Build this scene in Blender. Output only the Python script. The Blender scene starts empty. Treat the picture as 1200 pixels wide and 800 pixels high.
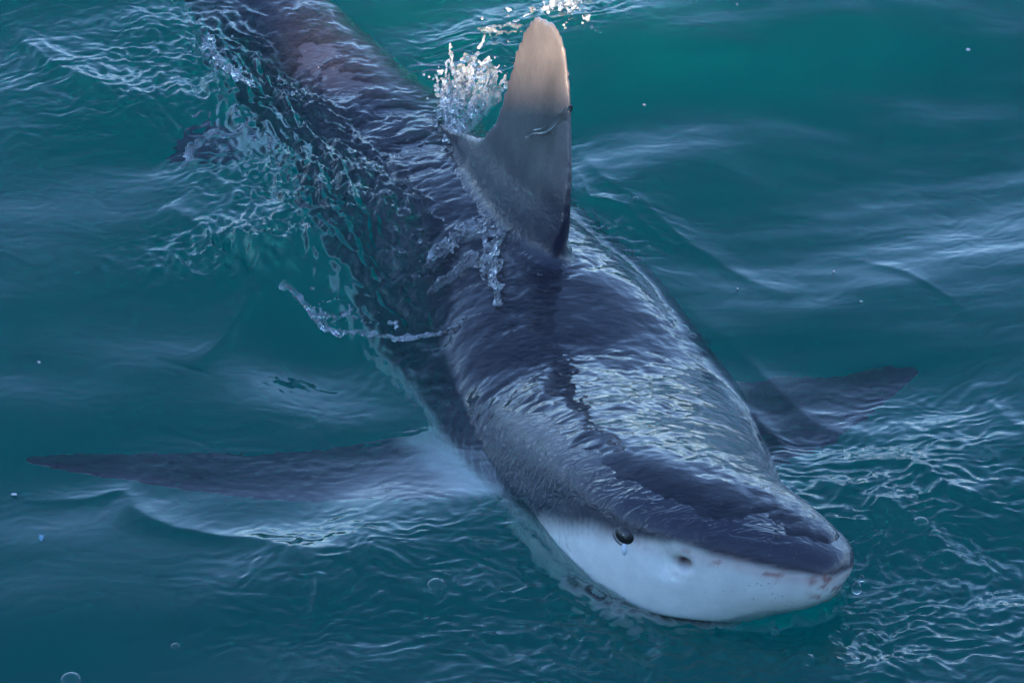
import bpy, bmesh, math, random
import numpy as np
from mathutils import Vector, Matrix
from mathutils.bvhtree import BVHTree

R = math.radians
rng = np.random.default_rng(7)
random.seed(7)
scene = bpy.context.scene
col = scene.collection

# ------------------------------------------------------------------ camera
PITCH = R(35.0); DIST = 5.0
cam_d = bpy.data.cameras.new('camera'); cam = bpy.data.objects.new('camera', cam_d); col.objects.link(cam)
cam.location = (0, -DIST * math.cos(PITCH), DIST * math.sin(PITCH))
cam.rotation_euler = (math.pi / 2 - PITCH, 0, 0)
cam_d.sensor_width = 36.0; cam_d.lens = 36.0 / (2 * 0.6 / DIST)
cam_d.clip_start = 0.1; cam_d.clip_end = 6000
scene.camera = cam

# ------------------------------------------------------------------ sky, sun, exposure
SUN_EL, SUN_AZ = R(30.0), R(191.0)      # azimuth clockwise from +Y: low, behind the boat, a little to the left
world = bpy.data.worlds.new('World'); scene.world = world; world.use_nodes = True
wn = world.node_tree; wn.nodes.clear()
sky = wn.nodes.new('ShaderNodeTexSky'); sky.sky_type = 'NISHITA'; sky.sun_disc = False
sky.sun_elevation = SUN_EL; sky.sun_rotation = SUN_AZ; sky.air_density = 1.0; sky.dust_density = 0.05; sky.ozone_density = 3.6; sky.altitude = 3000
bg = wn.nodes.new('ShaderNodeBackground'); bg.inputs['Strength'].default_value = 0.12
wo = wn.nodes.new('ShaderNodeOutputWorld')
wn.links.new(sky.outputs[0], bg.inputs[0]); wn.links.new(bg.outputs[0], wo.inputs[0])
sun_dir = Vector((math.sin(SUN_AZ) * math.cos(SUN_EL), math.cos(SUN_AZ) * math.cos(SUN_EL), math.sin(SUN_EL)))
sd = bpy.data.lights.new('sun', 'SUN'); sd.energy = 5.0; sd.angle = R(0.7); sd.color = (1.0, 0.80, 0.60)
sun = bpy.data.objects.new('sun', sd); col.objects.link(sun)
sun.rotation_euler = sun_dir.to_track_quat('Z', 'Y').to_euler()
vs = scene.view_settings
vs.view_transform = 'Standard'; vs.look = 'None'; vs.gamma = 1.0; vs.use_curve_mapping = False; vs.exposure = 2.1
cy = scene.cycles
cy.use_denoising = True
cy.max_bounces = 10; cy.transmission_bounces = 10; cy.glossy_bounces = 3; cy.diffuse_bounces = 2; cy.volume_bounces = 2
cy.use_adaptive_sampling = True; cy.adaptive_threshold = 0.02
cy.transparent_max_bounces = 8; cy.sample_clamp_indirect = 3.0
cy.caustics_refractive = True; cy.caustics_reflective = True

# ------------------------------------------------------------------ helpers
def tag(o, label=None, cat=None, group=None, kind=None):
    if label: o['label'] = label
    if cat: o['category'] = cat
    if group: o['group'] = group
    if kind: o['kind'] = kind
    return o

def link(name, me, mat=None, parent=None):
    o = bpy.data.objects.new(name, me); col.objects.link(o)
    if mat: me.materials.clear(); me.materials.append(mat)
    if parent: o.parent = parent
    return o

def mesh_np(name, verts, faces, smooth=True):
    me = bpy.data.meshes.new(name)
    verts = np.asarray(verts, np.float32); faces = np.asarray(faces, np.int32)
    n = faces.shape[1]
    me.vertices.add(len(verts)); me.vertices.foreach_set('co', verts.ravel())
    me.loops.add(faces.size); me.loops.foreach_set('vertex_index', faces.ravel())
    me.polygons.add(len(faces)); me.polygons.foreach_set('loop_start', np.arange(0, faces.size, n, dtype=np.int32))
    me.update(calc_edges=True); me.validate()
    if smooth: me.shade_smooth()
    return me

_perm = np.concatenate([rng.permutation(512)] * 2)
_ga = rng.uniform(0, 2 * np.pi, 512); _gx, _gy = np.cos(_ga), np.sin(_ga)
def perlin(x, y):
    xi = np.floor(x).astype(np.int64); yi = np.floor(y).astype(np.int64)
    xf = x - xi; yf = y - yi
    u = xf**3 * (xf * (xf * 6 - 15) + 10); v = yf**3 * (yf * (yf * 6 - 15) + 10)
    def g(ix, iy, dx, dy):
        h = _perm[_perm[ix & 511] + (iy & 511)]
        return _gx[h] * dx + _gy[h] * dy
    a = g(xi, yi, xf, yf); b = g(xi + 1, yi, xf - 1, yf)
    c = g(xi, yi + 1, xf, yf - 1); d = g(xi + 1, yi + 1, xf - 1, yf - 1)
    return 1.5 * ((a + u * (b - a)) + v * ((c + u * (d - c)) - (a + u * (b - a))))
def fbm(x, y, o=4, gain=0.5, lac=2.03):
    s = 0; a = 1
    for i in range(o):
        s = s + a * perlin(x + 17.3 * i, y - 9.1 * i); a *= gain; x = x * lac; y = y * lac
    return s
def sstep(a, b, x):
    t = np.clip((x - a) / (b - a), 0, 1); return t * t * (3 - 2 * t)
def hermite(px, py, x):
    """monotone-ish cubic through the points"""
    px = np.asarray(px, float); py = np.asarray(py, float)
    d = np.diff(py) / np.diff(px); m = np.empty_like(py)
    m[1:-1] = np.where(d[:-1] * d[1:] > 0, 2 * d[:-1] * d[1:] / (d[:-1] + d[1:] + 1e-12), 0.0)
    m[0] = d[0]; m[-1] = d[-1]
    x = np.clip(x, px[0], px[-1]); i = np.clip(np.searchsorted(px, x) - 1, 0, len(px) - 2)
    h = px[i + 1] - px[i]; t = (x - px[i]) / h
    return ((2*t**3 - 3*t**2 + 1) * py[i] + (t**3 - 2*t**2 + t) * h * m[i] + (-2*t**3 + 3*t**2) * py[i+1] + (t**3 - t**2) * h * m[i+1])

# ------------------------------------------------------------------ materials
def new_mat(name):
    m = bpy.data.materials.new(name); m.use_nodes = True
    nt = m.node_tree; nt.nodes.clear()
    return m, nt, nt.nodes, nt.links

def mat_plain(name, colr, rough=0.5, noise=0.12, scale=8, metallic=0.0, coat=0.0):
    m, nt, N, L = new_mat(name)
    out = N.new('ShaderNodeOutputMaterial'); b = N.new('ShaderNodeBsdfPrincipled')
    tc = N.new('ShaderNodeTexCoord'); nz = N.new('ShaderNodeTexNoise'); nz.inputs['Scale'].default_value = scale; nz.inputs['Detail'].default_value = 6
    mx = N.new('ShaderNodeMix'); mx.data_type = 'RGBA'
    mx.inputs[6].default_value = (*[c * (1 - noise) for c in colr], 1); mx.inputs[7].default_value = (*[min(1, c * (1 + noise)) for c in colr], 1)
    L.new(tc.outputs['Object'], nz.inputs['Vector']); L.new(nz.outputs[0], mx.inputs[0]); L.new(mx.outputs[2], b.inputs['Base Color'])
    b.inputs['Roughness'].default_value = rough; b.inputs['Metallic'].default_value = metallic; b.inputs['Coat Weight'].default_value = coat
    L.new(b.outputs[0], out.inputs[0])
    return m

def mat_water(volume=True):
    m, nt, N, L = new_mat('sea_water' if volume else 'splash_water')
    out = N.new('ShaderNodeOutputMaterial'); g = N.new('ShaderNodeBsdfGlass')
    g.inputs['IOR'].default_value = 1.333; g.inputs['Roughness'].default_value = 0.0
    L.new(g.outputs[0], out.inputs['Surface'])
    if volume:
        geo = N.new('ShaderNodeNewGeometry')
        at = N.new('ShaderNodeAttribute'); at.attribute_name = 'ripple'
        mp = N.new('ShaderNodeMapping'); mp.inputs['Scale'].default_value = (1, 1.5, 0.3); mp.inputs['Rotation'].default_value = (0, 0, R(-20))
        nz = N.new('ShaderNodeTexNoise'); nz.inputs['Scale'].default_value = 75; nz.inputs['Detail'].default_value = 3; nz.inputs['Roughness'].default_value = 0.55; nz.inputs['Distortion'].default_value = 0.8
        bp = N.new('ShaderNodeBump'); bp.inputs['Distance'].default_value = 0.004
        L.new(geo.outputs['Position'], mp.inputs['Vector']); L.new(mp.outputs[0], nz.inputs['Vector'])
        L.new(nz.outputs[0], bp.inputs['Height']); L.new(at.outputs['Fac'], bp.inputs['Strength']); L.new(bp.outputs[0], g.inputs['Normal'])
        sc = N.new('ShaderNodeVolumeScatter'); sc.inputs['Color'].default_value = (0.004, 0.92, 0.82, 1); sc.inputs['Density'].default_value = 0.19; sc.inputs['Anisotropy'].default_value = 0.0
        ab = N.new('ShaderNodeVolumeAbsorption'); ab.inputs['Color'].default_value = (0.0, 0.84, 0.85, 1); ab.inputs['Density'].default_value = 0.85
        ad = N.new('ShaderNodeAddShader'); L.new(sc.outputs[0], ad.inputs[0]); L.new(ab.outputs[0], ad.inputs[1]); L.new(ad.outputs[0], out.inputs['Volume'])
    return m

def mat_bubble():
    m, nt, N, L = new_mat('bubble_film')
    out = N.new('ShaderNodeOutputMaterial'); f = N.new('ShaderNodeLayerWeight'); f.inputs['Blend'].default_value = .5
    pw = N.new('ShaderNodeMath'); pw.operation = 'POWER'; pw.inputs[1].default_value = 3.5; L.new(f.outputs['Facing'], pw.inputs[0])
    ad = N.new('ShaderNodeMath'); ad.operation = 'MULTIPLY_ADD'; ad.inputs[1].default_value = .8; ad.inputs[2].default_value = .03; L.new(pw.outputs[0], ad.inputs[0])
    t = N.new('ShaderNodeBsdfTransparent'); g = N.new('ShaderNodeBsdfGlossy'); g.inputs['Roughness'].default_value = 0.05
    mx = N.new('ShaderNodeMixShader'); L.new(ad.outputs[0], mx.inputs[0]); L.new(t.outputs[0], mx.inputs[1]); L.new(g.outputs[0], mx.inputs[2]); L.new(mx.outputs[0], out.inputs[0])
    return m

def mat_skin():
    m, nt, N, L = new_mat('shark_skin')
    out = N.new('ShaderNodeOutputMaterial'); b = N.new('ShaderNodeBsdfPrincipled')
    at = N.new('ShaderNodeAttribute'); at.attribute_name = 'pigment'
    tc = N.new('ShaderNodeTexCoord')
    nz = N.new('ShaderNodeTexNoise'); nz.inputs['Scale'].default_value = 35; nz.inputs['Detail'].default_value = 8; nz.inputs['Roughness'].default_value = 0.65
    L.new(tc.outputs['Object'], nz.inputs['Vector'])
    mr = N.new('ShaderNodeMapRange'); mr.inputs['From Min'].default_value = 0.3; mr.inputs['From Max'].default_value = 0.7; mr.inputs['To Min'].default_value = 0.9; mr.inputs['To Max'].default_value = 1.08
    L.new(nz.outputs[0], mr.inputs['Value'])
    hs = N.new('ShaderNodeHueSaturation'); L.new(at.outputs['Color'], hs.inputs['Color']); L.new(mr.outputs[0], hs.inputs['Value'])
    pa = N.new('ShaderNodeAttribute'); pa.attribute_name = 'pores'
    vo = N.new('ShaderNodeTexVoronoi'); vo.inputs['Scale'].default_value = 150; L.new(tc.outputs['Object'], vo.inputs['Vector'])
    pd = N.new('ShaderNodeMapRange'); pd.inputs['From Min'].default_value = .10; pd.inputs['From Max'].default_value = .22; pd.inputs['To Min'].default_value = .55; pd.inputs['To Max'].default_value = 0.0
    L.new(vo.outputs['Distance'], pd.inputs['Value'])
    pm = N.new('ShaderNodeMath'); pm.operation = 'MULTIPLY'; L.new(pd.outputs[0], pm.inputs[0]); L.new(pa.outputs['Fac'], pm.inputs[1])
    pmx = N.new('ShaderNodeMix'); pmx.data_type = 'RGBA'; pmx.inputs[7].default_value = (.16, .12, .12, 1)
    L.new(pm.outputs[0], pmx.inputs[0]); L.new(hs.outputs[0], pmx.inputs[6]); L.new(pmx.outputs[2], b.inputs['Base Color'])
    b.inputs['Roughness'].default_value = 0.42; b.inputs['Specular IOR Level'].default_value = 0.4
    b.inputs['Coat Weight'].default_value = 1.0; b.inputs['Coat Roughness'].default_value = 0.06; b.inputs['Coat IOR'].default_value = 1.33
    nf = N.new('ShaderNodeTexNoise'); nf.inputs['Scale'].default_value = 260; nf.inputs['Detail'].default_value = 3
    L.new(tc.outputs['Object'], nf.inputs['Vector'])
    bp = N.new('ShaderNodeBump'); bp.inputs['Distance'].default_value = 0.001; bp.inputs['Strength'].default_value = 0.35
    L.new(nf.outputs[0], bp.inputs['Height']); L.new(bp.outputs[0], b.inputs['Normal'])
    # the water clinging to the skin: ripples in the clear layer only
    wt = N.new('ShaderNodeAttribute'); wt.attribute_name = 'wet'
    mp = N.new('ShaderNodeMapping'); mp.inputs['Rotation'].default_value = (0, 0, R(-27)); mp.inputs['Scale'].default_value = (.55, 1.3, 1)
    nr = N.new('ShaderNodeTexNoise'); nr.inputs['Scale'].default_value = 55; nr.inputs['Detail'].default_value = 3; nr.inputs['Roughness'].default_value = .5; nr.inputs['Distortion'].default_value = 1.2
    L.new(tc.outputs['Object'], mp.inputs['Vector']); L.new(mp.outputs[0], nr.inputs['Vector'])
    b2 = N.new('ShaderNodeBump'); b2.inputs['Distance'].default_value = 0.009
    L.new(nr.outputs[0], b2.inputs['Height']); L.new(wt.outputs['Fac'], b2.inputs['Strength']); L.new(b2.outputs[0], b.inputs['Coat Normal'])
    L.new(b.outputs[0], out.inputs[0])
    return m

def mat_foam():
    m, nt, N, L = new_mat('aerated_water')
    out = N.new('ShaderNodeOutputMaterial'); g = N.new('ShaderNodeBsdfGlass'); g.inputs['IOR'].default_value = 1.333; g.inputs['Roughness'].default_value = 0.0
    d = N.new('ShaderNodeBsdfDiffuse'); d.inputs['Color'].default_value = (.8, .82, .82, 1)
    tc = N.new('ShaderNodeTexCoord'); nz = N.new('ShaderNodeTexNoise'); nz.inputs['Scale'].default_value = 70; nz.inputs['Detail'].default_value = 4
    mr = N.new('ShaderNodeMapRange'); mr.inputs['From Min'].default_value = .42; mr.inputs['From Max'].default_value = .68; mr.inputs['To Min'].default_value = .04; mr.inputs['To Max'].default_value = .32
    L.new(tc.outputs['Object'], nz.inputs['Vector']); L.new(nz.outputs[0], mr.inputs['Value'])
    mx = N.new('ShaderNodeMixShader'); L.new(mr.outputs[0], mx.inputs[0]); L.new(g.outputs[0], mx.inputs[1]); L.new(d.outputs[0], mx.inputs[2]); L.new(mx.outputs[0], out.inputs[0])
    return m
M_FOAM = mat_foam()
M_WATER = mat_water(True); M_SPLASH = mat_water(False); M_BUB = mat_bubble(); M_SKIN = mat_skin()

# ------------------------------------------------------------------ shark: spine and sections
def px(u, v, z=0.0):      # the point at height z that the photograph (1200 x 800) shows at u, v
    cp, sp = math.cos(PITCH), math.sin(PITCH)
    k = DIST / 1.0 * 1000.0
    d = np.array([(u - 600) / k, cp + sp * (400 - v) / k, -sp + cp * (400 - v) / k])
    t = (z - DIST * sp) / d[2]
    return np.array([d[0] * t, -DIST * cp + d[1] * t, z])
def px2(u, v, z=0.0): return tuple(px(u, v, z)[:2])
SP = np.array([px(998, 668, .058), px(886, 619, .072), px(799, 588, .056), px(708, 520, -.080), px(630, 429, -.118), px(570, 350, -.122),
               px(490, 251, -.125), px(384, 131, -.100), px(326, 62, -.082), (-.45,1.02,-.08), (-.60,1.28,-.10), (-.72,1.55,-.12), (-.78,1.85,-.13)])
chord = np.concatenate([[0], np.cumsum(np.linalg.norm(np.diff(SP, axis=0), axis=1))])
NS = 260
_t = np.linspace(0, chord[-1], 4000)
_c = np.stack([np.interp(_t, chord, SP[:, k]) for k in range(3)], 1)
ker = np.hanning(301); ker /= ker.sum()
_cp = np.concatenate([2 * _c[0] - _c[150:0:-1], _c, 2 * _c[-1] - _c[-2:-152:-1]])
_c = np.stack([np.convolve(_cp[:, k], ker, 'valid') for k in range(3)], 1)
_al = np.concatenate([[0], np.cumsum(np.linalg.norm(np.diff(_c, axis=0), axis=1))])
LEN = _al[-1]
def frame(l):
    l = np.asarray(l, float)
    c = np.stack([np.interp(l, _al, _c[:, k]) for k in range(3)], -1)
    e = 0.012
    a = np.stack([np.interp(np.clip(l - e, 0, LEN), _al, _c[:, k]) for k in range(3)], -1)
    b = np.stack([np.interp(np.clip(l + e, 0, LEN), _al, _c[:, k]) for k in range(3)], -1)
    T = b - a; T /= np.linalg.norm(T, axis=-1, keepdims=True)
    H = -T; Z = np.array([0, 0, 1.0])
    r = np.cross(H, Z); r /= np.linalg.norm(r, axis=-1, keepdims=True)
    u = np.cross(r, H)
    ro = np.interp(l, [0, .25, .55, 1.0, 1.5, 2.6], [R(15), R(15), R(9), R(8), R(4), R(2)])[..., None]
    rr = r * np.cos(ro) + u * np.sin(ro); uu = u * np.cos(ro) - r * np.sin(ro)
    return c, T, rr, uu
PL = [0, .012, .035, .07, .12, .2, .3, .42, .55, .75, .95, 1.2, 1.5, 1.8, 2.1, 2.4, 2.75]
PW = [.004, .036, .054, .071, .089, .114, .142, .163, .175, .176, .156, .122, .090, .068, .044, .03, .018]
PT = [.004, .017, .025, .032, .039, .050, .064, .082, .104, .146, .144, .116, .090, .066, .046, .03, .016]
PB = [.004, .036, .058, .080, .116, .168, .186, .176, .158, .143, .138, .118, .090, .064, .044, .03, .016]
def prof(l): return hermite(PL, PW, l), hermite(PL, PT, l), hermite(PL, PB, l)
def local(l, lat, up):
    c, T, rr, uu = frame(l)
    return c + rr * np.asarray(lat)[..., None] + uu * np.asarray(up)[..., None]

def build_body_loft():
    ls = LEN * (np.linspace(0, 1, NS) ** 1.35)
    na = 72
    th = np.linspace(0, 2 * np.pi, na, endpoint=False)
    V = []
    for l in ls:
        w, t, b = prof(l)
        c_, s_ = np.cos(th), np.sin(th)
        hd = sstep(.45, .1, l)
        nt = 2.4 - .4 * hd - .3 * sstep(.6, .8, l); nb = 2.15 + .35 * hd
        n = np.where(s_ >= 0, nt, nb)
        lat = w * np.sign(c_) * np.abs(c_) ** (2 / n)
        up = np.where(s_ >= 0, t, b) * np.sign(s_) * np.abs(s_) ** (2 / n)
        # the snout overhangs a little: sides lean in below the rim
        lat = lat * (1 - .08 * hd * np.clip(-up / b, 0, 1))
        V.append(local(np.full(na, l), lat, up))
    V = np.concatenate(V)
    F = []
    for i in range(NS - 1):
        for j in range(na):
            F.append((i*na + j, i*na + (j+1) % na, (i+1)*na + (j+1) % na, (i+1)*na + j))
    F += []
    me = bpy.data.meshes.new('loft')
    me.from_pydata(V.tolist(), [], F + [tuple(range(na - 1, -1, -1)), tuple((NS-1)*na + j for j in range(na))])
    return me
loft = build_body_loft()
BVH = BVHTree.FromPolygons([v.co[:] for v in loft.vertices], [p.vertices[:] for p in loft.polygons])

def fin_mesh(secs, nt=13):
    """secs: list of (leading point, trailing point, thickness, normal)"""
    prof_x = np.concatenate([(1 - np.cos(np.linspace(0, np.pi, nt))) / 2, ((1 - np.cos(np.linspace(0, np.pi, nt))) / 2)[-2:0:-1]])
    sg = np.concatenate([np.ones(nt), -np.ones(nt - 2)])
    yt = 2.0 * (np.sqrt(prof_x) * .75 * (1 - prof_x) + .08 * np.sqrt(np.clip(prof_x, 0, 1)) + .0)
    V = []
    k = len(prof_x)
    for le, te, t, nrm in secs:
        le, te, nrm = map(np.asarray, (le, te, nrm))
        V.append(le + (te - le) * prof_x[:, None] + nrm * (sg * np.maximum(yt * t / 2, .0028))[:, None])
    V = np.concatenate(V); F = []
    n = len(secs)
    for i in range(n - 1):
        for j in range(k):
            F.append((i*k + j, i*k + (j+1) % k, (i+1)*k + (j+1) % k, (i+1)*k + j))
    F += [tuple(range(k - 1, -1, -1)), tuple((n-1)*k + j for j in range(k))]
    me = bpy.data.meshes.new('fin'); me.from_pydata(V.tolist(), [], F)
    return me

def sections(le_ctrl, te_ctrl, thick, nrm, n=30, wob=0.0, seed=0):
    le_ctrl = np.asarray(le_ctrl, float); te_ctrl = np.asarray(te_ctrl, float)
    t = np.linspace(0, 1, n)
    le = np.stack([hermite(np.linspace(0, 1, len(le_ctrl)), le_ctrl[:, k], t) for k in range(3)], 1)
    te = np.stack([hermite(np.linspace(0, 1, len(te_ctrl)), te_ctrl[:, k], t) for k in range(3)], 1)
    if wob:
        r = np.random.default_rng(seed).normal(0, 1, n); r[0] = r[-1] = 0
        d = te - le; d /= np.linalg.norm(d, axis=1, keepdims=True)
        te = te + d * (wob * r)[:, None]
    th = np.interp(t, np.linspace(0, 1, len(thick)), thick)
    return [(le[i], te[i], th[i], nrm) for i in range(n)]

def frm(l): return [np.array(v) for v in frame(l)]
fins = []
# dorsal fin (leading edge, trailing edge) in (arc length, lateral, up from the spine)
def LP(pts): return [local(np.float64(a), np.float64(b), np.float64(c)) for a, b, c in pts]
_, T_, r_, u_ = frm(.95)
fins.append(fin_mesh(sections(
    LP([(.742,0,.08),(.728,0,.165),(.721,0,.222),(.728,0,.278),(.753,0,.339),(.796,0,.390),(.830,0,.413),(.856,0,.421)]),
    LP([(1.06,0,.08),(1.050,0,.152),(.995,0,.196),(.965,0,.245),(.952,0,.302),(.938,0,.351),(.922,0,.386),(.906,0,.408)]),
    [.15,.085,.044,.029,.021,.016,.012,.009], r_, 60, .0013, 3)))
# free rear tip of the dorsal fin
fins.append(fin_mesh(sections(LP([(.95,0,.115),(1.03,0,.134),(1.09,0,.143),(1.120,0,.146)]), LP([(.95,0,.215),(1.03,0,.180),(1.09,0,.158),(1.122,0,.150)]), [.022,.016,.012,.008], r_, 20)))
def pec(side, tip, l0):
    c, T, r, u = frm(l0)
    base = c + r * side * .10 - u * .085
    D = tip - base
    nr = np.cross(D, T); nr /= np.linalg.norm(nr)
    le, te = [], []
    for f in (0, .15, .3, .5, .7, .88, 1.0):
        ch = np.interp(f, [0, .12, .3, .5, .7, .88, 1], [.225, .215, .185, .145, .102, .06, .014]) * (1.0 if side > 0 else 1.3)
        bow = -.09 * (1 - f) - .055 * math.sin(math.pi * f ** .8)
        le.append(base + D * f + T * bow); te.append(base + D * f + T * (bow + ch))
    return sections(le, te, [.05, .034, .026, .02, .015, .011, .008], nr, 40, .0012, 5)
fins.append(fin_mesh(pec(+1, px(30, 548, -.035), .56)))
fins.append(fin_mesh(pec(-1, px(1082, 434, -.035) + np.array([0, 0, -.015]), .56)))
def small_fin(l0, lat, up, out_v, length, ch, sweep):
    c, T, r, u = frm(l0)
    out = r * out_v[0] + u * out_v[1]; out /= np.linalg.norm(out)
    nr = np.cross(out, T); nr /= np.linalg.norm(nr)
    base = c + r * lat + u * up
    le = [base + out * length * f + T * (sweep * f) for f in (0, .5, 1)]
    te = [base + out * length * f + T * (sweep * f + ch * g) for f, g in ((0, 1), (.5, .75), (1, .25))]
    return fin_mesh(sections(le, te, [.022, .016, .009], nr, 20))
fins.append(small_fin(1.30, .08, -.06, (.96, -.25), .15, .13, .07))
fins.append(small_fin(1.30, -.08, -.06, (-.96, -.35), .15, .13, .07))
fins.append(small_fin(1.95, 0, .03, (0, 1), .10, .10, .07))
fins.append(small_fin(1.93, 0, -.03, (0, -1), .10, .11, .08))
# tail fin
_, T_, r_, u_ = frm(2.6)
c_ = frm(2.62)[0]
fins.append(fin_mesh(sections([c_ - u_*.0, c_ + T_*.14 + u_*.16, c_ + T_*.36 + u_*.36, c_ + T_*.52 + u_*.5],
                              [c_ + T_*.16 - u_*.02, c_ + T_*.30 + u_*.12, c_ + T_*.44 + u_*.34, c_ + T_*.545 + u_*.5], [.03,.022,.015,.008], r_, 26)))
fins.append(fin_mesh(sections([c_ + u_*.02, c_ + T_*.08 - u_*.10, c_ + T_*.17 - u_*.22], [c_ + T_*.15 + u_*.02, c_ + T_*.16 - u_*.09, c_ + T_*.2 - u_*.22], [.03,.018,.008], r_, 22)))

def join_remesh(meshes, voxel, name):
    bm = bmesh.new()
    for me in meshes: bm.from_mesh(me)
    bmesh.ops.recalc_face_normals(bm, faces=bm.faces)
    tmp = bpy.data.meshes.new('tmp'); bm.to_mesh(tmp); bm.free()
    o = bpy.data.objects.new('tmp', tmp); col.objects.link(o)
    md = o.modifiers.new('r', 'REMESH'); md.mode = 'VOXEL'; md.voxel_size = voxel; md.use_smooth_shade = True
    sm = o.modifiers.new('s', 'SMOOTH'); sm.factor = .5; sm.iterations = 4
    dg = bpy.context.evaluated_depsgraph_get()
    me = bpy.data.meshes.new_from_object(o.evaluated_get(dg)); me.name = name
    bpy.data.objects.remove(o); bpy.data.meshes.remove(tmp)
    return me
body_me = join_remesh([loft] + fins, .0045, 'body')

# body coordinates of every vertex
nv = len(body_me.vertices)
co = np.empty(nv * 3, np.float32); body_me.vertices.foreach_get('co', co); co = co.reshape(-1, 3).astype(float)
SL = np.linspace(0, LEN, 500); FC, FT, FR, FU = frame(SL)
def body_coords(p):
    idx = np.empty(len(p), int)
    for i in range(0, len(p), 20000):
        q = p[i:i+20000]
        idx[i:i+20000] = np.argmin(((q[:, None, :] - FC[None]) ** 2).sum(2), 1)
    d = p - FC[idx]
    l = SL[idx] + (d * FT[idx]).sum(1)
    return l, (d * FR[idx]).sum(1), (d * FU[idx]).sum(1)
bl, blat, bup = body_coords(co)
bw, bt, bb = prof(bl)
# melt the dorsal fin's root into the back
ne = len(body_me.edges); ed = np.empty(ne * 2, np.int32); body_me.edges.foreach_get('vertices', ed); ed = ed.reshape(-1, 2)
wgt = np.exp(-((bup - bt - .006) / .022) ** 2) * (bl > .62) * (bl < 1.02) * (np.abs(blat) < .09)
ed = ed[(wgt[ed[:, 0]] > .02) | (wgt[ed[:, 1]] > .02)]
deg = np.bincount(ed.ravel(), minlength=nv)[:, None] + 1e-9
for _ in range(60):
    acc = np.stack([np.bincount(ed[:, 0], co[ed[:, 1], k], nv) + np.bincount(ed[:, 1], co[ed[:, 0], k], nv) for k in range(3)], 1) / deg
    co += (wgt > .02)[:, None] * wgt[:, None] * .6 * (acc - co)
body_me.vertices.foreach_set('co', co.astype(np.float32).ravel()); body_me.update()

# mouth groove and gill slits, cut into the mesh
nor = np.empty(nv * 3, np.float32); body_me.vertices.foreach_get('normal', nor); nor = nor.reshape(-1, 3)
inb = (np.abs(blat) < bw * 1.04) & (bup < bt * 1.05) & (bup > -bb * 1.05)
alat = np.abs(blat)
gap = np.hypot((bup + .104 + .05 * np.clip(bl - .10, 0, 1)) / .0065, np.clip(.100 - bl, 0, 1) / .012 + np.clip(bl - .235, 0, 1) / .02)
mouth = np.exp(-gap ** 2) * (bl < .36)
gill = np.zeros(nv)
for k in range(5):
    gl = .47 + .03 * k + .02 * (bup / bb)
    gill += np.exp(-((bl - gl) / .0055) ** 2) * (np.abs(bup + .015) < .06 - .004 * k) * (alat > bw * .6)
gill *= inb
nost = np.exp(-((bl - .142) / .008) ** 2 - ((bup + .024) / .006) ** 2) * (alat > bw * .5)
fold = np.exp(-((bl - (.160 + .25 * (bup + .03))) / .012) ** 2) * sstep(-.055, -.03, bup) * sstep(.0, -.015, bup) * (alat > bw * .5)
co2 = co - nor * (.016 * mouth + .004 * np.clip(gill, 0, 1) + .013 * nost + .007 * fold)[:, None]
body_me.vertices.foreach_set('co', co2.astype(np.float32).ravel())

# natural pigment: dark back, white belly, pinkish snout rim
def pigment():
    nz = fbm(bl * 14, blat * 14 + bup * 9, 4)
    bd = np.interp(bl, [0, .1, .16, .22, .3, .45, .7, 1.2, 2.6], [.0, -.003, -.006, -.020, -.058, -.060, -.006, -.008, -.01])
    soft = np.interp(bl, [0, .15, .22, .35, .6, 3], [.004, .007, .014, .022, .02, .014])
    k = sstep(-1, 1, (bup - bd + nz * np.interp(bl, [0, .25, .5, 3], [.003, .006, .008, .008])) / soft)
    dark = np.array([.024, .023, .038]); white = np.array([.86, .82, .74])
    c = white[None] * (1 - k)[:, None] + dark[None] * k[:, None]
    # fins: grey-brown dorsal, slate pectorals (upper faces), pale undersides
    dors = (bup > bt * 1.03) & (bl > .7) & (bl < 1.4) & (np.abs(blat) < .06)
    fd = sstep(.03, .13, bup - bt + .25 * (bl - .82) + .02 * nz) * dors
    tone = (.8 + .25 * nz)[:, None]
    c = c * (1 - fd)[:, None] + (np.array([.150, .128, .118])[None] * tone) * fd[:, None]
    pecm = sstep(bw * 1.0, bw * 1.0 + .05, alat + .012 * nz) * (bup < bt)
    upf = sstep(-.2, .2, (nor * FU[np.clip((bl / LEN * 499).astype(int), 0, 499)]).sum(1))
    pc = np.array([.034, .035, .052])[None] * upf[:, None] + white[None] * .8 * (1 - upf)[:, None]
    c = c * (1 - pecm[:, None]) + pc * pecm[:, None]
    # raw pinkish rim at the snout, with scratches
    rim = np.exp(-((bup - bd + .006) / .007) ** 2) * sstep(.30, .05, bl) * (bl < .3)
    sp = sstep(.15, .5, fbm(bl * 60, bup * 60 + blat * 40, 3))
    c = c * (1 - (.45 * rim)[:, None]) + np.array([.62, .36, .33])[None] * (.45 * rim)[:, None]
    red = rim * sp * .7 + .8 * np.exp(-((bl - .012) / .012) ** 2) * sstep(.1, .4, fbm(bl * 90, bup * 90, 2)) * (bup < .0)
    red = np.clip(red, 0, 1)
    c = c * (1 - red[:, None]) + np.array([.35, .08, .06])[None] * red[:, None]
    dk = np.clip(mouth * 1.3, 0, 1)[:, None]
    c = c * (1 - dk) + np.array([.05, .02, .02])[None] * dk
    dk = np.clip(nost * 1.3 + gill * .2, 0, 1)[:, None]
    c = c * (1 - dk) + np.array([.10, .05, .045])[None] * dk
    return np.clip(c, 0, 1)
pig = pigment()
ca = body_me.color_attributes.new('pigment', 'FLOAT_COLOR', 'POINT')
ca.data.foreach_set('color', np.concatenate([pig, np.ones((nv, 1))], 1).astype(np.float32).ravel())
body_me.shade_smooth()
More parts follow.
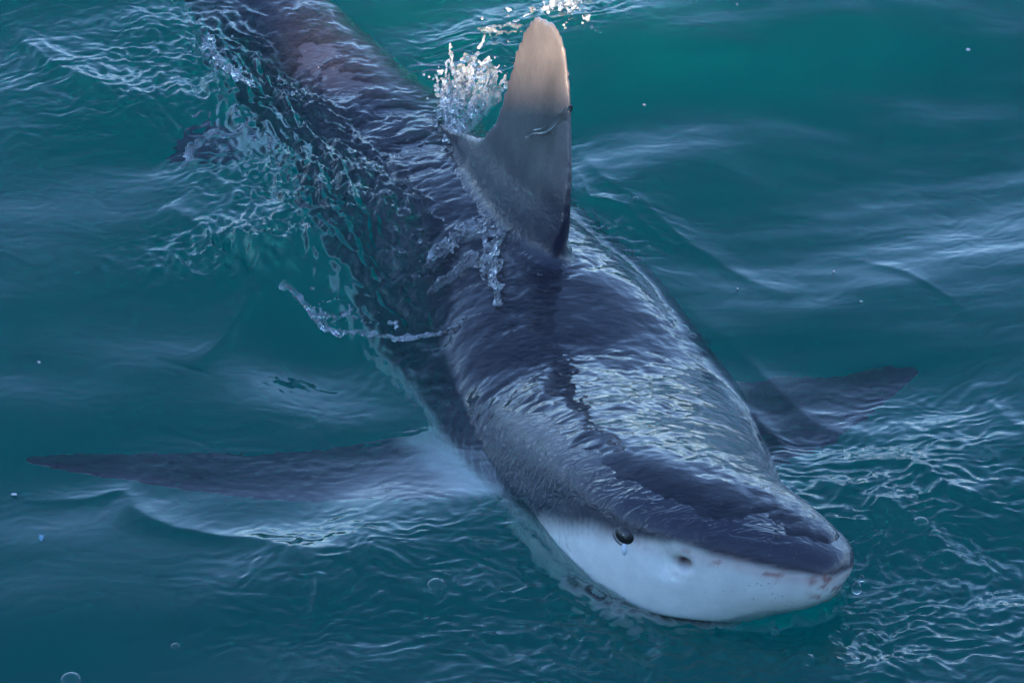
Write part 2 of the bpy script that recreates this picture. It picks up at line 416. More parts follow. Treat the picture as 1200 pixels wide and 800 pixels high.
wet = np.clip(sstep(-.10, -.05, bup) * (bup < bt * 1.02) * sstep(.02, .10, bl) + .25, 0, 1)
wet = np.where((bup > bt * 1.05), .22, wet) * np.where(bl < .24, np.where(bup < -.002, .25, 1), 1)
pa_ = body_me.attributes.new('pores', 'FLOAT', 'POINT'); pa_.data.foreach_set('value', (sstep(.20, .05, bl) * sstep(-.1, .4, fbm(bl * 25, bup * 25 + blat * 20, 2))).astype(np.float32))
wa = body_me.attributes.new('wet', 'FLOAT', 'POINT'); wa.data.foreach_set('value', wet.astype(np.float32))

shark = bpy.data.objects.new('shark', None); col.objects.link(shark); shark.empty_display_size = .1
tag(shark, 'dark backed white bellied shark gliding at the surface with raised dorsal fin', 'shark')
link('body', body_me, M_SKIN, shark)

# eyes
M_EYE = mat_plain('eye_dark', (.016, .012, .011), .35, .2, 60, coat=.3)
M_PUPIL = mat_plain('pupil_black', (.004, .004, .004), .08, .1, 60, coat=1.0)
M_RIM = mat_plain('eyelid_grey', (.12, .11, .12), .4, .2, 60, coat=.5)
M_LID = mat_plain('eyelid_white', (.72, .74, .78), .3, .08, 60, coat=.6)
def ball(name, mat, parent, c, ax, rad, segs=20):
    bm = bmesh.new(); bmesh.ops.create_uvsphere(bm, u_segments=segs, v_segments=segs // 2 + 2, radius=1)
    mm = Matrix([[ax[j][i] * rad[j] for j in range(3)] for i in range(3)]).to_4x4(); mm.translation = Vector(c)
    bmesh.ops.transform(bm, matrix=mm, verts=bm.verts)
    me = bpy.data.meshes.new(name); bm.to_mesh(me); bm.free(); me.shade_smooth()
    return link(name, me, mat, parent)
for side in (1, -1):
    l0 = .192
    c, T, r, u = frm(l0); w, t, b = [float(v) for v in prof(l0)]
    p = c + r * side * (w * .950) - u * .012
    nrm = r * side * .95 - T * .25 + u * .05; nrm /= np.linalg.norm(nrm)
    tt = np.cross(u, nrm); tt /= np.linalg.norm(tt); vv = np.cross(nrm, tt)
    e = ball('eye', M_EYE, shark, p, (tt, vv, nrm), (.0150, .0118, .0080))
    ball('pupil', M_PUPIL, e, p + nrm * .0022, (tt, vv, nrm), (.0065, .0085, .0060), 16)
    q = p - vv * .0150 + nrm * .0012
    ball('nictitating_membrane', M_LID, e, q, (tt, vv, nrm), (.0042, .0085, .0042), 16)
    bm = bmesh.new(); nseg = 28; rg = []
    for k in range(nseg):
        a = k / nseg * 2 * math.pi; cc = p + tt * .0154 * math.cos(a) + vv * .0121 * math.sin(a) + nrm * .0005; dd = tt * math.cos(a) + vv * math.sin(a)
        rg.append([bm.verts.new(cc + dd * .003 * math.cos(b) + nrm * .003 * math.sin(b)) for b in np.linspace(0, 2 * math.pi, 8, endpoint=False)])
    for k in range(nseg):
        for j in range(8): bm.faces.new((rg[k][j], rg[k][(j + 1) % 8], rg[(k + 1) % nseg][(j + 1) % 8], rg[(k + 1) % nseg][j]))
    me = bpy.data.meshes.new('eyelid'); bm.to_mesh(me); bm.free(); me.shade_smooth(); link('eyelid', me, M_RIM, e)

# ------------------------------------------------------------------ water surface
STEP = .0025
def axis(lo, hi, far):
    core = np.arange(lo, hi + STEP / 2, STEP)
    g = [STEP]; 
    while sum(g) < far: g.append(g[-1] * 1.09)
    out = np.cumsum(g)
    return np.concatenate([lo - out[::-1], core, hi + out]), len(g), len(core)
X, kx, nx = axis(-.74, .74, 2500); Y, ky, ny = axis(-.82, 1.0, 2500)
GX, GY = np.meshgrid(X, Y)                 # rows = y
far_r = np.maximum(np.maximum(np.abs(GX) - .9, np.abs(GY - .1) - 1.1), 0)

# height of the shark's back under each water point
core = (slice(ky, ky + ny), slice(kx, kx + nx))
CX, CY = GX[core], GY[core]
BH = np.full(CX.shape, -1.0)
dn = Vector((0, 0, -1))
for j in range(0, ny, 2):
    for i in range(0, nx, 2):
        h = BVH.ray_cast(Vector((CX[j, i], CY[j, i], 1.0)), dn)
        if h[0] is not None: BH[j, i] = h[0].z
    BH[j, 1::2] = BH[j, 0:-1:2][:len(BH[j, 1::2])]
BH[1::2] = BH[0:-1:2][:len(BH[1::2])]
def blur(a, s):
    k = np.exp(-.5 * (np.arange(-3 * s, 3 * s + 1) / s) ** 2); k /= k.sum(); p = 3 * s
    a = np.pad(a, p, mode='edge')
    a = np.apply_along_axis(lambda v: np.convolve(v, k, 'valid'), 0, a)
    return np.apply_along_axis(lambda v: np.convolve(v, k, 'valid'), 1, a)
BH = np.maximum(BH, -.25)
inside = (BH > -.24).astype(float)
BHs = blur(BH, 3)
near = blur(inside, 16); near2 = blur(inside, 34)
# body coordinates of the back
sel = near2 > .002
WL = np.full(CX.shape, 1.0); WLAT = np.zeros(CX.shape); WUP = np.zeros(CX.shape)
P3 = np.stack([CX[sel], CY[sel], np.where(inside[sel] > 0, BH[sel], 0)], 1)
a_, b_, c_ = body_coords(P3); WL[sel] = a_; WLAT[sel] = b_; WUP[sel] = c_

# open-sea waves
def waves(x, y, fr):
    z = np.zeros_like(x); r = np.random.default_rng(21)
    for lam, amp, n in ((1.6, .012, 5), (.8, .0085, 8), (.42, .0040, 10), (.22, .0016, 12), (.12, .0004, 12)):
        for i in range(n):
            th = r.normal(R(-62), R(33)); k = 2 * math.pi / (lam * r.uniform(.75, 1.3)); ph = r.uniform(0, 6.28)
            fade = np.clip(1.5 - fr / (lam * 14), 0, 1)
            z += amp / math.sqrt(n) * 1.4 * np.sin(k * (x * math.cos(th) + y * math.sin(th)) + ph) * fade
    return z
Z = waves(GX, GY, far_r) - .004
W = Z[core]

# water thrown about by the body
ax_d = np.array([-.45, .89])
U = CX * ax_d[0] + CY * ax_d[1]; Vv = CX * ax_d[1] - CY * ax_d[0]
wx = .02 * fbm(CX * 9, CY * 9, 3); wy = .02 * fbm(CX * 9 + 40, CY * 9, 3)
def blob(cx, cy, rx, ry, ang=0):
    dx, dy = CX - cx, CY - cy; c, s = math.cos(ang), math.sin(ang)
    a = (dx * c + dy * s) / rx; b = (-dx * s + dy * c) / ry
    return np.exp(-(a * a + b * b))
turb = .05 + 0 * CX
for u, v, rx, ry, g, amp in ((440, 250, .10, .22, 27, 1.0), (330, 160, .12, .20, 27, .8), (500, 330, .09, .10, 0, .8), (300, 290, .12, .06, 0, .7),
                             (1040, 640, .17, .18, 0, .95), (1000, 740, .20, .12, 0, 1.0), (820, 750, .24, .10, 0, 1.2), (720, 705, .16, .06, 0, 1.2), (560, 700, .24, .13, 0, .55),
                             (560, 110, .10, .16, 0, .9), (660, 20, .10, .06, 0, .7), (150, 90, .16, .16, 0, .55), (700, 260, .09, .08, 0, .45), (1080, 560, .14, .16, 0, .5), (330, 500, .20, .08, 0, .14)):
    turb = np.maximum(turb, amp * blob(*px2(u, v), rx, ry, R(g)))
rip = (.0036 * perlin((CX + wx) * 20, (CY + wy) * 26) + .0030 * (.6 - np.abs(perlin((CX + 2 * wx) * 34, (CY + 2 * wy) * 50))) * 2 + .0022 * perlin((CX + wx) * 58 + 3, (CY + wy) * 84) + .0011 * perlin(CX * 120 + wx * 90, CY * 160 + wy * 90))
W = W * (1 - .65 * blob(*px2(1110, 325), .26, .16)) + turb * rip * 1.1
# left flank: rough streaky water folding over the body
strk = np.maximum(np.maximum(blob(*px2(420, 250), .10, .24, R(27)), .8 * blob(*px2(330, 130), .10, .22, R(27))), .7 * blob(*px2(310, 300), .11, .06, R(-5)))
ridg = 1 - 2 * np.abs(perlin((Vv + wx) * 30, (U + wy) * 11)); ridg2 = 1 - 2 * np.abs(perlin((Vv + wy) * 62, (U + wx) * 27))
W = W + strk * (.013 * ridg + .010 * ridg2 + .006 + .003 * perlin(CX * 110 + wx * 80, CY * 130 + wy * 80))

# crests: lines on the water with a steep side
def crest(pts, h, w, skew=.5, zz=0.0):
    global W
    P = np.array([px(*p, zz)[:2] for p in pts]); t = np.linspace(0, 1, len(P)); tt = np.linspace(0, 1, 60)
    C = np.stack([hermite(t, P[:, 0], tt), hermite(t, P[:, 1], tt)], 1)
    lo, hi = C.min(0) - 5 * w, C.max(0) + 5 * w
    m = (CX > lo[0]) & (CX < hi[0]) & (CY > lo[1]) & (CY < hi[1])
    q = np.stack([CX[m] + .3 * wx[m], CY[m] + .3 * wy[m]], 1)
    best = np.full(len(q), 1e9); side = np.zeros(len(q)); tpos = np.zeros(len(q))
    for i in range(len(C) - 1):
        a, b = C[i], C[i+1]; d = b - a; L2 = (d * d).sum()
        s = np.clip(((q - a) @ d) / L2, 0, 1); r = q - (a + s[:, None] * d); D = (r * r).sum(1)
        k = D < best
        best[k] = D[k]; side[k] = np.sign(d[0] * r[k, 1] - d[1] * r[k, 0]); tpos[k] = (i + s[k]) / (len(C) - 1)
    d = np.sqrt(best); ww = np.where(side > 0, w * (1 + skew), w * (1 - skew))
    env = np.sin(np.pi * np.clip(tpos, 0, 1)) ** .6
    add = np.zeros_like(CX); add[m] = h * env * np.exp(-(d / ww) ** 1.3)
    W = W + add
crest([(20, 572), (90, 572), (135, 562), (155, 586), (205, 608), (300, 632), (350, 650), (430, 655)], .0055, .020, .3)
crest([(340, 640), (370, 690), (365, 740)], .004, .010)
crest([(680, 160), (700, 200), (760, 240), (800, 270), (930, 335)], .005, .020, .3)
W = W + .0035 * (fbm(CX * 3.2 + CY * 1.5 + 8, CY * 6.5 - CX * 1.0, 3) * sstep(.0, .3, Vv)) + (.007 * blob(*px2(770, 200), .10, .08, R(-14)) + .007 * blob(*px2(840, 70), .18, .07, R(12))) * (1 + .10 * fbm(CX * 10 + 4, CY * 22, 3))
crest([(670, 190), (690, 230), (730, 240), (795, 285)], .006, .010, .4)
crest([(1000, 286), (1060, 310), (1110, 345), (1145, 380)], .0014, .007, .2)
crest([(1140, 440), (1170, 490), (1215, 525)], .0022, .008, .2)
crest([(800, 340), (850, 385), (900, 430), (960, 480), (1040, 520)], .003, .022, .2)
crest([(830, 440), (880, 470), (920, 510), (950, 560)], .0045, .016, .2)
crest([(0, 20), (60, 80), (130, 120), (190, 180)], .012, .03, .5)
crest([(190, 240), (260, 285), (330, 300), (400, 290)], .012, .028, .4)
crest([(230, 420), (270, 370), (310, 330)], .008, .022, .5)
crest([(930, 560), (1010, 590), (1090, 640), (1140, 700)], .007, .014, .4)
crest([(960, 540), (1040, 545), (1120, 590), (1190, 610)], .006, .013, .4)
crest([(600, 620), (640, 660), (700, 700), (760, 740), (860, 775)], .008, .014, .4)
# the trough the snout has opened in front of it, and the hollow along the flank
W = W - .016 * blob(*px2(850, 712), .20, .07) - .008 * blob(*px2(640, 640), .10, .08) - .03 * blob(*px2(385, 390), .10, .14, R(27))

W = W + .012 * blob(*px2(800, 360), .12, .28, R(27)) + .034 * blob(*px2(430, 320), .14, .26, R(27)) + .018 * blob(*px2(260, 140), .16, .3, R(27))

W = W + .010 * blob(*px2(330, 500), .20, .10, R(8)) * (1 + .04 * fbm(CX * 16 + wx * 20, CY * 34, 3))

W = W - .022 * blob(*px2(375, 85), .11, .07, R(-20)) - .014 * blob(*px2(960, 465), .16, .14)

# a film of water running over the back
PWL = hermite(PL, PW, WL)
head_cut = sstep(-.010, .008, WLAT - (PWL - .014) + .004 * perlin(WL * 40, WLAT * 40)) * sstep(.52, .40, WL)      # bare side of the snout
tip_cut = sstep(.035, .005, WL)
brn = blob(*px2(375, 82), .13, .06, R(-20)) * 1.5
bare_rear = sstep(.2, .8, brn)
cut = np.clip(np.maximum(head_cut, tip_cut), 0, 1)
lw = .022 * fbm(WL * 13, WLAT * 13, 3); lw2 = .014 * fbm(WL * 31 + 7, WLAT * 31, 3)
patch = .55 + .6 * sstep(-.4, .5, fbm(WL * 9 + 3, WLAT * 9, 2))
flow = perlin((WL + lw) * 40, (WLAT + lw2) * 17) * .0018 + (.5 - np.abs(perlin((WL - lw + lw2) * 55, (WLAT + lw) * 28 + 5))) * .0009 + perlin((WL + lw2) * 85, (WLAT - lw2) * 42 + 5) * .0009 + perlin((WL - lw2) * 130, (WLAT + lw) * 66 + 5) * .0003 + perlin(WL * 16, WLAT * 12 + 9) * .003
amp = patch * np.interp(WL, [0, .1, .3, .7, 1.0, 1.25, 1.6], [.8, 1.2, 1.3, 1.0, 1.1, 2.2, 2.4])
amp = amp * (1 - .35 * sstep(.0, -.05, WLAT) * sstep(1.1, .9, WL))
film = .0040 * sstep(-.02, .08, WL) - .0003 + flow * amp - .0027 * bare_rear - .0045 * sstep(-.075, -.012, WLAT - PWL) * sstep(.55, .42, WL)
film = film * (1 - cut) - .055 * cut * sstep(.3, 1, cut) - .006 * cut
Bf = BHs + film
k = .010
W = np.maximum(W, Bf) + k * .25 * np.clip(1 - np.abs(W - Bf) / k, 0, None) ** 2 * (1 - cut)
Z[core] = W

ripple = np.zeros(GX.shape) + .03
ripple[core] = np.clip(.018 + .22 * turb + .05 * near * (BHs > W - .03), .012, .4)
ny_, nx_ = GX.shape
Vt = np.stack([GX.ravel(), GY.ravel(), Z.ravel()], 1)
ii = np.arange(ny_ * nx_).reshape(ny_, nx_)
Fq = np.stack([ii[:-1, :-1], ii[:-1, 1:], ii[1:, 1:], ii[1:, :-1]], -1).reshape(-1, 4)
# sides and bottom close the body of water
loop = np.concatenate([ii[0, :-1], ii[:-1, -1], ii[-1, :0:-1], ii[:0:-1, 0]])
nb = len(Vt); low = Vt[loop].copy(); low[:, 2] = -9.0
Vt = np.concatenate([Vt, low, [[0, 0, -9.0]]])
n = len(loop); a = np.arange(n); b = (a + 1) % n
side_f = np.stack([loop[b], loop[a], nb + a, nb + b], 1)
bot = np.stack([nb + a, np.full(n, nb + n), nb + b, nb + b], 1)
me = mesh_np('water', Vt, np.concatenate([Fq, side_f]))
bm = bmesh.new(); bm.from_mesh(me); bm.verts.ensure_lookup_table()
cv = bm.verts[nb + n]
for t in range(n):
    bm.faces.new((bm.verts[nb + t], cv, bm.verts[nb + (t + 1) % n]))
bm.to_mesh(me); bm.free(); me.shade_smooth()
ra = me.attributes.new('ripple', 'FLOAT', 'POINT')
ra.data.foreach_set('value', np.concatenate([ripple.ravel(), np.full(n + 1, .1)]).astype(np.float32))
tag(link('water', me, M_WATER), kind='structure')
sb = mesh_np('seabed', [(-2490, -2490, -8.5), (2490, -2490, -8.5), (2490, 2490, -8.5), (-2490, 2490, -8.5)], [(0, 1, 2, 3)])
tag(link('seabed', sb, mat_plain('sand', (.10, .12, .09), .9)), kind='structure')

# ------------------------------------------------------------------ unseen far coast, added to darken the horizon the steep ripples mirror
az = np.linspace(R(-115), R(115), 240); rows = []
for k, (d, h) in enumerate(((1400, -2), (1600, .45), (1850, 1.0), (2150, .7), (2400, -2))):
    hz = (75 + 60 * fbm(az * 3 + 5, az * 0, 5) + 40 * fbm(az * 14, az * 0 + k, 3)) * h if h > 0 else np.full(len(az), h)
    rows.append(np.stack([d * np.sin(az), d * np.cos(az), hz], 1))
n_ = len(az); idx = np.arange(n_ - 1)
hf = np.concatenate([np.stack([k*n_ + idx, k*n_ + idx + 1, (k+1)*n_ + idx + 1, (k+1)*n_ + idx], 1) for k in range(4)])
tag(link('added_hills', mesh_np('added_hills', np.concatenate(rows), hf), mat_plain('added_hills_dark', (.03, .036, .042), .9, .3, .02)), kind='structure')

# ------------------------------------------------------------------ the boat the picture is taken from (behind the camera; it shades the water)
M_HULL = mat_plain('hull_paint', (.55, .57, .58), .35, .06, 2, coat=.3); M_DECK = mat_plain('deck', (.34, .33, .30), .7, .1, 5)
M_CAB = mat_plain('cabin_paint', (.62, .62, .60), .4, .05, 2); M_GLASS = mat_plain('window_glass', (.02, .025, .03), .05, .1, 2); M_STEEL = mat_plain('rail_steel', (.55, .55, .56), .25, .05, 5, metallic=1.0)
boat = bpy.data.objects.new('boat', None); col.objects.link(boat)
tag(boat, 'pale charter boat with long cabin casting its shade over the water', 'boat')
def box(name, mat, lo, hi, parent, bev=.02):
    bm = bmesh.new(); bmesh.ops.create_cube(bm, size=1)
    for v in bm.verts: v.co = Vector([lo[k] + (v.co[k] + .5) * (hi[k] - lo[k]) for k in range(3)])
    if bev: bmesh.ops.bevel(bm, geom=bm.edges[:], offset=bev, segments=2, affect='EDGES')
    me = bpy.data.meshes.new(name); bm.to_mesh(me); bm.free()
    return link(name, me, mat, parent)
E = local(np.float64(.86), np.float64(0), np.float64(.358))
RY = -5.6
ROOF = float(E[2] + (E[1] - RY) / math.cos(SUN_AZ - math.pi) * math.tan(SUN_EL))
hx = np.linspace(-7, 7, 29); rows = []
for x in hx:
    f = max(0, (abs(x) - 3.5) / 3.5); hw = 1.9 * (1 - f ** 2.2) + .03; sh = 1.25 + .35 * f * f
    cyy = -6.35
    rows.append([(x, cyy + hw, sh), (x, cyy + hw * .96, .6), (x, cyy + hw * .8, 0), (x, cyy + hw * .3, -.5), (x, cyy, -.6), (x, cyy - hw * .3, -.5), (x, cyy - hw * .8, 0), (x, cyy - hw * .96, .6), (x, cyy - hw, sh)])
hv = [p for r_ in rows for p in r_]; hf = [(i*9+j, (i+1)*9+j, (i+1)*9+(j+1) % 9, i*9+(j+1) % 9) for i in range(28) for j in range(9)]
hm = bpy.data.meshes.new('hull'); hm.from_pydata(hv, [], hf + [tuple(range(9)), tuple(28*9 + j for j in range(8, -1, -1))])
bm = bmesh.new(); bm.from_mesh(hm); bmesh.ops.recalc_face_normals(bm, faces=bm.faces); bm.to_mesh(hm); bm.free()
link('hull', hm, M_HULL, boat)
cab = box('cabin', M_CAB, (-4.2, -7.4, 1.2), (4.2, RY - .15, ROOF - .1), boat, .06)
for i in range(6):
    wdw = box('window', M_STEEL, (-3.9 + 1.3 * i, RY - .17, 2.0), (-2.85 + 1.3 * i, RY - .13, 2.9), cab, .01)
    box('pane', M_GLASS, (-3.84 + 1.3 * i, RY - .15, 2.06), (-2.91 + 1.3 * i, RY - .12, 2.84), wdw, 0)
box('roof', M_CAB, (-4.5, -7.6, ROOF - .12), (4.5, RY, ROOF), cab, .03)
def roof_x(p): return float(p[0] - (p[1] - RY) * math.tan(SUN_AZ - math.pi))
GAP_R = roof_x(E) + .075; GAP_L = roof_x(px(225, 60))
sun_blk = box('sun_block_right', M_CAB, (GAP_R, -7.3, ROOF + .004), (4.2, RY - .02, ROOF + .62), boat, .04)  # unseen block added on the roof to keep sun off water right of the fin
box('sun_block_left', M_CAB, (-4.2, -7.3, ROOF + .004), (GAP_L, RY - .02, ROOF + .45), boat, .04)  # second added block, out of view, closes the sun strip on its left
for i in range(13):
    box('rail_post', M_STEEL, (-3.6 + .6 * i, -4.62, 1.2), (-3.57 + .6 * i, -4.59, 2.1), boat, .006)
box('hand_rail', M_STEEL, (-3.65, -4.63, 2.1), (3.65, -4.58, 2.14), boat, .012)

# ------------------------------------------------------------------ splashes, drops, bubbles
def water_z(x, y):
    i = min(max(int(round((x - CX[0, 0]) / STEP)), 0), nx - 1); j = min(max(int(round((y - CY[0, 0]) / STEP)), 0), ny - 1)
    return float(W[j, i])
_ico = bmesh.new(); bmesh.ops.create_icosphere(_ico, subdivisions=2, radius=1)
ICO_V = np.array([v.co[:] for v in _ico.verts]); _ico.verts.index_update(); ICO_F = np.array([[v.index for v in f.verts] for f in _ico.faces]); _ico.free()
def blobs_mesh(name, balls, voxel=None):
    V = []; F = []
    for k, (p, r) in enumerate(balls):
        V.append(np.asarray(p)[None] + ICO_V * np.asarray(r)); F.append(ICO_F + k * len(ICO_V))
    me = mesh_np(name, np.concatenate(V), np.concatenate(F))
    if voxel:
        out = join_remesh([me], voxel, name); bpy.data.meshes.remove(me); return out
    return me
def strand(r, p0, p1, sag, r0, r1, n=14, wob=.004):
    p0, p1 = np.array(p0), np.array(p1); out = []
    w = np.cumsum(r.normal(0, wob, (n, 3)), 0)
    for i in range(n):
        t = i / (n - 1); p = p0 + (p1 - p0) * t + w[i]; p[2] += sag * 4 * t * (1 - t)
        out.append((p, r0 + (r1 - r0) * t))
    return out
def splash(label, paths, seed, n_str, hgt, drops, rad=(.0016, .004), voxel=.0014, spread=.02, sheets=()):
    r = np.random.default_rng(seed); balls = []
    for pts in paths:
        P = np.array([np.array([*px2(u, v)]) for u, v in pts]); t = np.linspace(0, 1, len(P))
        for i in range(n_str):
            a, b = sorted(r.uniform(0, 1, 2)); b = min(b, a + .35)
            q0 = np.array([np.interp(a, t, P[:, 0]), np.interp(a, t, P[:, 1])]) + r.normal(0, spread * .5, 2)
            q1 = np.array([np.interp(b, t, P[:, 0]), np.interp(b, t, P[:, 1])]) + r.normal(0, spread, 2)
            h = hgt * r.uniform(.1, 1) ** 1.4
            balls += strand(r, (*q0, water_z(*q0) - .002), (*q1, water_z(*q1) + h), h * .4, r.uniform(*rad), r.uniform(rad[0] * .6, rad[1] * .7), wob=.0022)
        for i in range(drops):
            a = r.uniform(); q = np.array([np.interp(a, t, P[:, 0]), np.interp(a, t, P[:, 1])]) + r.normal(0, spread * 1.6, 2)
            balls.append(((*q, water_z(*q) + hgt * r.uniform(.0, 1.1)), r.uniform(.0012, .0032)))
    for pts, hh, lean in sheets: balls += sheet_balls(r, pts, hh, lean)
    return tag(link('water_splash', blobs_mesh('water_splash', balls, voxel), M_FOAM), label, 'splash', kind='stuff')
def sheet_balls(r, pts, hh, lean, nt=110, nh=20):
    """a thin torn curtain of water rising from the surface along a line, thicker at its rim"""
    P = np.array([np.array([*px2(u, v)]) for u, v in pts]); t0 = np.linspace(0, 1, len(P)); t = np.linspace(0, 1, nt); h = np.linspace(0, 1, nh)
    o1, o2 = r.uniform(0, 99, 2)
    prof_ = np.clip(.25 + .9 * np.abs(fbm(t * 6 + o1, t * 0 + o2, 4)), 0, 1.1) * np.sin(np.pi * np.clip(t, .02, .98)) ** .4
    bx = np.interp(t, t0, P[:, 0]); by = np.interp(t, t0, P[:, 1]); bz = np.array([water_z(x, y) for x, y in zip(bx, by)]) - .003
    T_, H_ = np.meshgrid(t, h)
    wob = .012 * fbm(T_ * 9 + o2, H_ * 2.2 + o1, 3) * H_ ** .7
    L_ = np.array(lean)
    Q = np.stack([bx[None] + (L_[0] * H_ ** 1.5 * prof_[None]) + wob * .8, by[None] + (L_[1] * H_ ** 1.5 * prof_[None]) + wob * .6, bz[None] + hh * prof_[None] * H_ + .004 * fbm(T_ * 20 + o1, H_ * 4, 3) * H_], -1)
    th = .0010 + .0012 * np.clip(fbm(T_ * 14, H_ * 5 + o1, 3), -.4, 1) + .0012 * sstep(.85, 1, H_)
    hole = fbm(T_ * 16 + o2, H_ * 3 + o1, 2) > .34
    return [(Q[j, i], float(max(th[j, i], .0009))) for j in range(nh) for i in range(nt) if not hole[j, i] or j == nh - 1]
splash('glassy splash thrown up behind the trailing edge of the dorsal fin', [[(535, 165), (528, 130), (545, 95), (575, 105)]], 1, 26, .040, 9, sheets=[([(528, 172), (520, 130), (540, 100), (582, 95)], .075, (-.012, .0)), ([(532, 165), (560, 140), (588, 120)], .06, (.0, .01)), ([(525, 150), (545, 120), (570, 112)], .065, (-.01, .0))])
splash('small crown of water breaking over the back below the dorsal fin', [[(505, 318), (540, 292), (585, 290)], [(585, 290), (575, 330), (580, 372)]], 2, 10, .012, 4, spread=.010, sheets=[([(495, 330), (535, 302), (592, 300)], .055, (.0, -.012)), ([(590, 300), (570, 338), (586, 385)], .048, (.01, -.006)), ([(505, 350), (550, 330), (585, 345)], .030, (.0, -.01))])
splash('row of beaded water folding along the submerged flank', [[(345, 345), (400, 365), (470, 378), (560, 380)]], 3, 10, .004, 6, (.0014, .003), spread=.010, sheets=[([(335, 330), (385, 365), (470, 385), (565, 388)], .008, (-.004, -.010))])
splash('spatter of drops on the water past the tip of the dorsal fin', [[(640, 30), (665, 15), (690, 60)], [(575, 45), (610, 30)]], 4, 8, .010, 5, sheets=[([(640, 25), (665, 8), (672, 20)], .02, (.0, .0))])
splash('ragged spray beside the sunlit rear of the back', [[(240, 60), (275, 100), (250, 130)]], 5, 8, .008, 5, sheets=[([(240, 50), (262, 90), (300, 118)], .018, (-.01, -.006)), ([(215, 190), (240, 165), (290, 160)], .012, (-.008, -.004))])

# a sheet of water still sliding off the dorsal fin, with a thick raised lip
SKIN_BVH = BVHTree.FromPolygons([tuple(v) for v in co2], [p.vertices[:] for p in body_me.polygons])
def on_fin(l, up):
    c, T, r, u = frm(l)
    h = SKIN_BVH.ray_cast(Vector(local(np.float64(l), np.float64(.12), np.float64(up))), Vector(-r))
    return (np.array(h[0]), r) if h[0] is not None and (np.array(h[0]) - c) @ r > -.02 else (None, r)
LIP = [(.862, .268), (.838, .286), (.812, .302), (.785, .318), (.757, .338)]
def lip_point(t):
    tt = np.linspace(0, 1, len(LIP)); return float(np.interp(t, tt, [q[0] for q in LIP])), float(np.interp(t, tt, [q[1] for q in LIP]))
balls = []
for t in np.linspace(0, 1, 160):
    l, up = lip_point(t); p, r = on_fin(l, up + .002 * math.sin(9 * t))
    if p is None: continue
    balls.append((p + r * .004, .0022 + .0030 * t))
    balls.append((p + r * .0005 - frm(l)[3] * (.004 + .004 * t), .0018 + .0015 * t))
for l, up, rr in ((.748, .343, .004), (.743, .348, .003)):
    balls.append((local(np.float64(l), np.float64(.004), np.float64(up)), rr))
tag(link('water_ribbon', blobs_mesh('water_ribbon', balls, .0011), M_SPLASH), 'clear lip of water sliding across the front of the dorsal fin', 'water')

# drops falling from the snout
for k, (u, v, z, r) in enumerate(((905, 716, .0, .0045), (903, 728, -.004, .003), (908, 742, -.008, .0042), (1004, 690, .01, .0055), (1010, 678, .02, .003))):
    bm = bmesh.new(); bmesh.ops.create_icosphere(bm, subdivisions=3, radius=1)
    for w_ in bm.verts:
        w_.co.x *= r; w_.co.y *= r; w_.co.z *= r * (1.9 if w_.co.z > 0 else 1.0)
    me = bpy.data.meshes.new('water_drop'); bm.to_mesh(me); bm.free(); me.shade_smooth()
    o = link('water_drop', me, M_SPLASH); q = px(u, v, z); o.location = (q[0], q[1], max(z, water_z(q[0], q[1]) + .002))
    tag(o, 'clear water drop falling from the white underside of the snout', 'drop', 'drops under the snout')

# bubbles
bm = bmesh.new(); bmesh.ops.create_uvsphere(bm, u_segments=20, v_segments=12, radius=1)
bmesh.ops.delete(bm, geom=[v for v in bm.verts if v.co.z < -.2], context='VERTS')
BUB = bpy.data.meshes.new('bubble'); bm.to_mesh(BUB); bm.free(); BUB.shade_smooth(); BUB.materials.append(M_BUB)
r = np.random.default_rng(11)
spots = [(82, 785, .0115), (205, 752, .005), (512, 700, .011), (1078, 627, .009), (1095, 640, .006), (1104, 632, .005), (1068, 600, .007), (1010, 700, .006), (1150, 668, .006), (1160, 640, .004),
         (1090, 655, .004), (1120, 690, .005), (745, 235, .004), (738, 262, .003), (760, 280, .003), (785, 375, .006), (800, 380, .008), (812, 384, .005), (300, 300, .005), (330, 310, .006), (990, 740, .005), (1020, 750, .004)]
for u, v, sx, sy, n_ in ((1080, 640, 50, 35, 16), (430, 290, 60, 60, 18), (600, 300, 60, 40, 14), (700, 240, 40, 30, 8), (300, 120, 60, 40, 12), (1040, 720, 60, 40, 12), (460, 720, 60, 40, 6)):
    spots += [(u + r.normal(0, sx), v + r.normal(0, sy), float(r.uniform(.0014, .0038))) for _ in range(n_)]
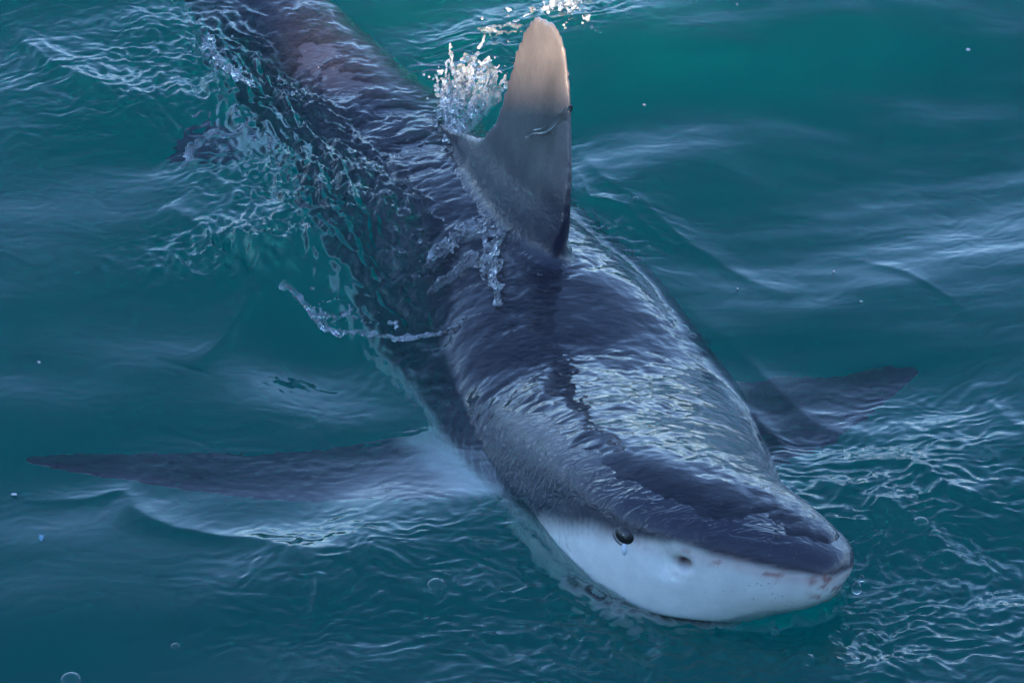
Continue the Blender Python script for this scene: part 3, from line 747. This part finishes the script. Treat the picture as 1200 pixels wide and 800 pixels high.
marks = [('beside the tip of the snout', 1010, 690, 70), ('in the ripples off the side of the head', 1100, 630, 120), ('in the rough water along the submerged flank', 420, 280, 110),
         ('on the back in front of the dorsal fin', 610, 310, 90), ('beyond the front edge of the dorsal fin', 740, 240, 80), ('beside the far rear of the body', 300, 120, 110),
         ('off the shoulder by the shorter pectoral fin', 800, 380, 60), ('below the white jaw', 480, 715, 150), ('on the calm water beyond the long pectoral fin', 120, 770, 150)]
seen = 0
for u, v, rad in spots:
    q = px(u, v)
    if not (CX[0, 0] < q[0] < CX[0, -1] and CY[0, 0] < q[1] < CY[-1, 0]): continue
    o = bpy.data.objects.new('bubble', BUB); col.objects.link(o)
    o.location = (q[0], q[1], water_z(q[0], q[1]) + rad * .15); o.scale = (rad, rad, rad * .62)
    m = min(marks, key=lambda k: math.hypot(k[1] - u, k[2] - v) / k[3])
    size = 'large' if rad > .0105 else 'small' if rad > .0045 else 'tiny'
    tag(o, size + ' clear bubble floating ' + m[0], 'bubble', size + ' bubbles ' + m[0])

# drifting flecks
M_FLK = mat_plain('pale_fleck', (.75, .72, .66), .5); M_BLU = mat_plain('blue_fleck', (.16, .36, .46), .5)
def fleck(u, v, w, h, mat, label, group=None, seed=0):
    r = np.random.default_rng(seed); bm = bmesh.new(); vs_ = []
    for k in range(9):
        a = k / 9 * 6.283; f = r.uniform(.6, 1.2); vs_.append(bm.verts.new((w * f * math.cos(a), h * f * math.sin(a), r.normal(0, .0006))))
    f = bm.faces.new(vs_); g = bmesh.ops.extrude_face_region(bm, geom=[f])
    for e in g['geom']:
        if isinstance(e, bmesh.types.BMVert): e.co.z += .0012
    bmesh.ops.recalc_face_normals(bm, faces=bm.faces)
    me = bpy.data.meshes.new('fleck'); bm.to_mesh(me); bm.free()
    o = link('fleck', me, mat); q = px(u, v); o.location = (q[0], q[1], water_z(q[0], q[1]) + .0004)
    tag(o, label, 'fleck', group)
fleck(48, 622, .003, .006, M_BLU, 'small blue fleck drifting beyond the tip of the long pectoral fin', None, 3)
for k, (u, v, w) in enumerate(((1135, 53, .003), (1010, 345, .002), (978, 302, .002), (863, 33, .0016), (15, 565, .003), (45, 418, .002), (865, 325, .0018), (755, 122, .002))):
    fleck(u, v, w, w * .7, M_FLK, 'tiny pale fleck drifting on the open water', 'pale flecks on the water', k)
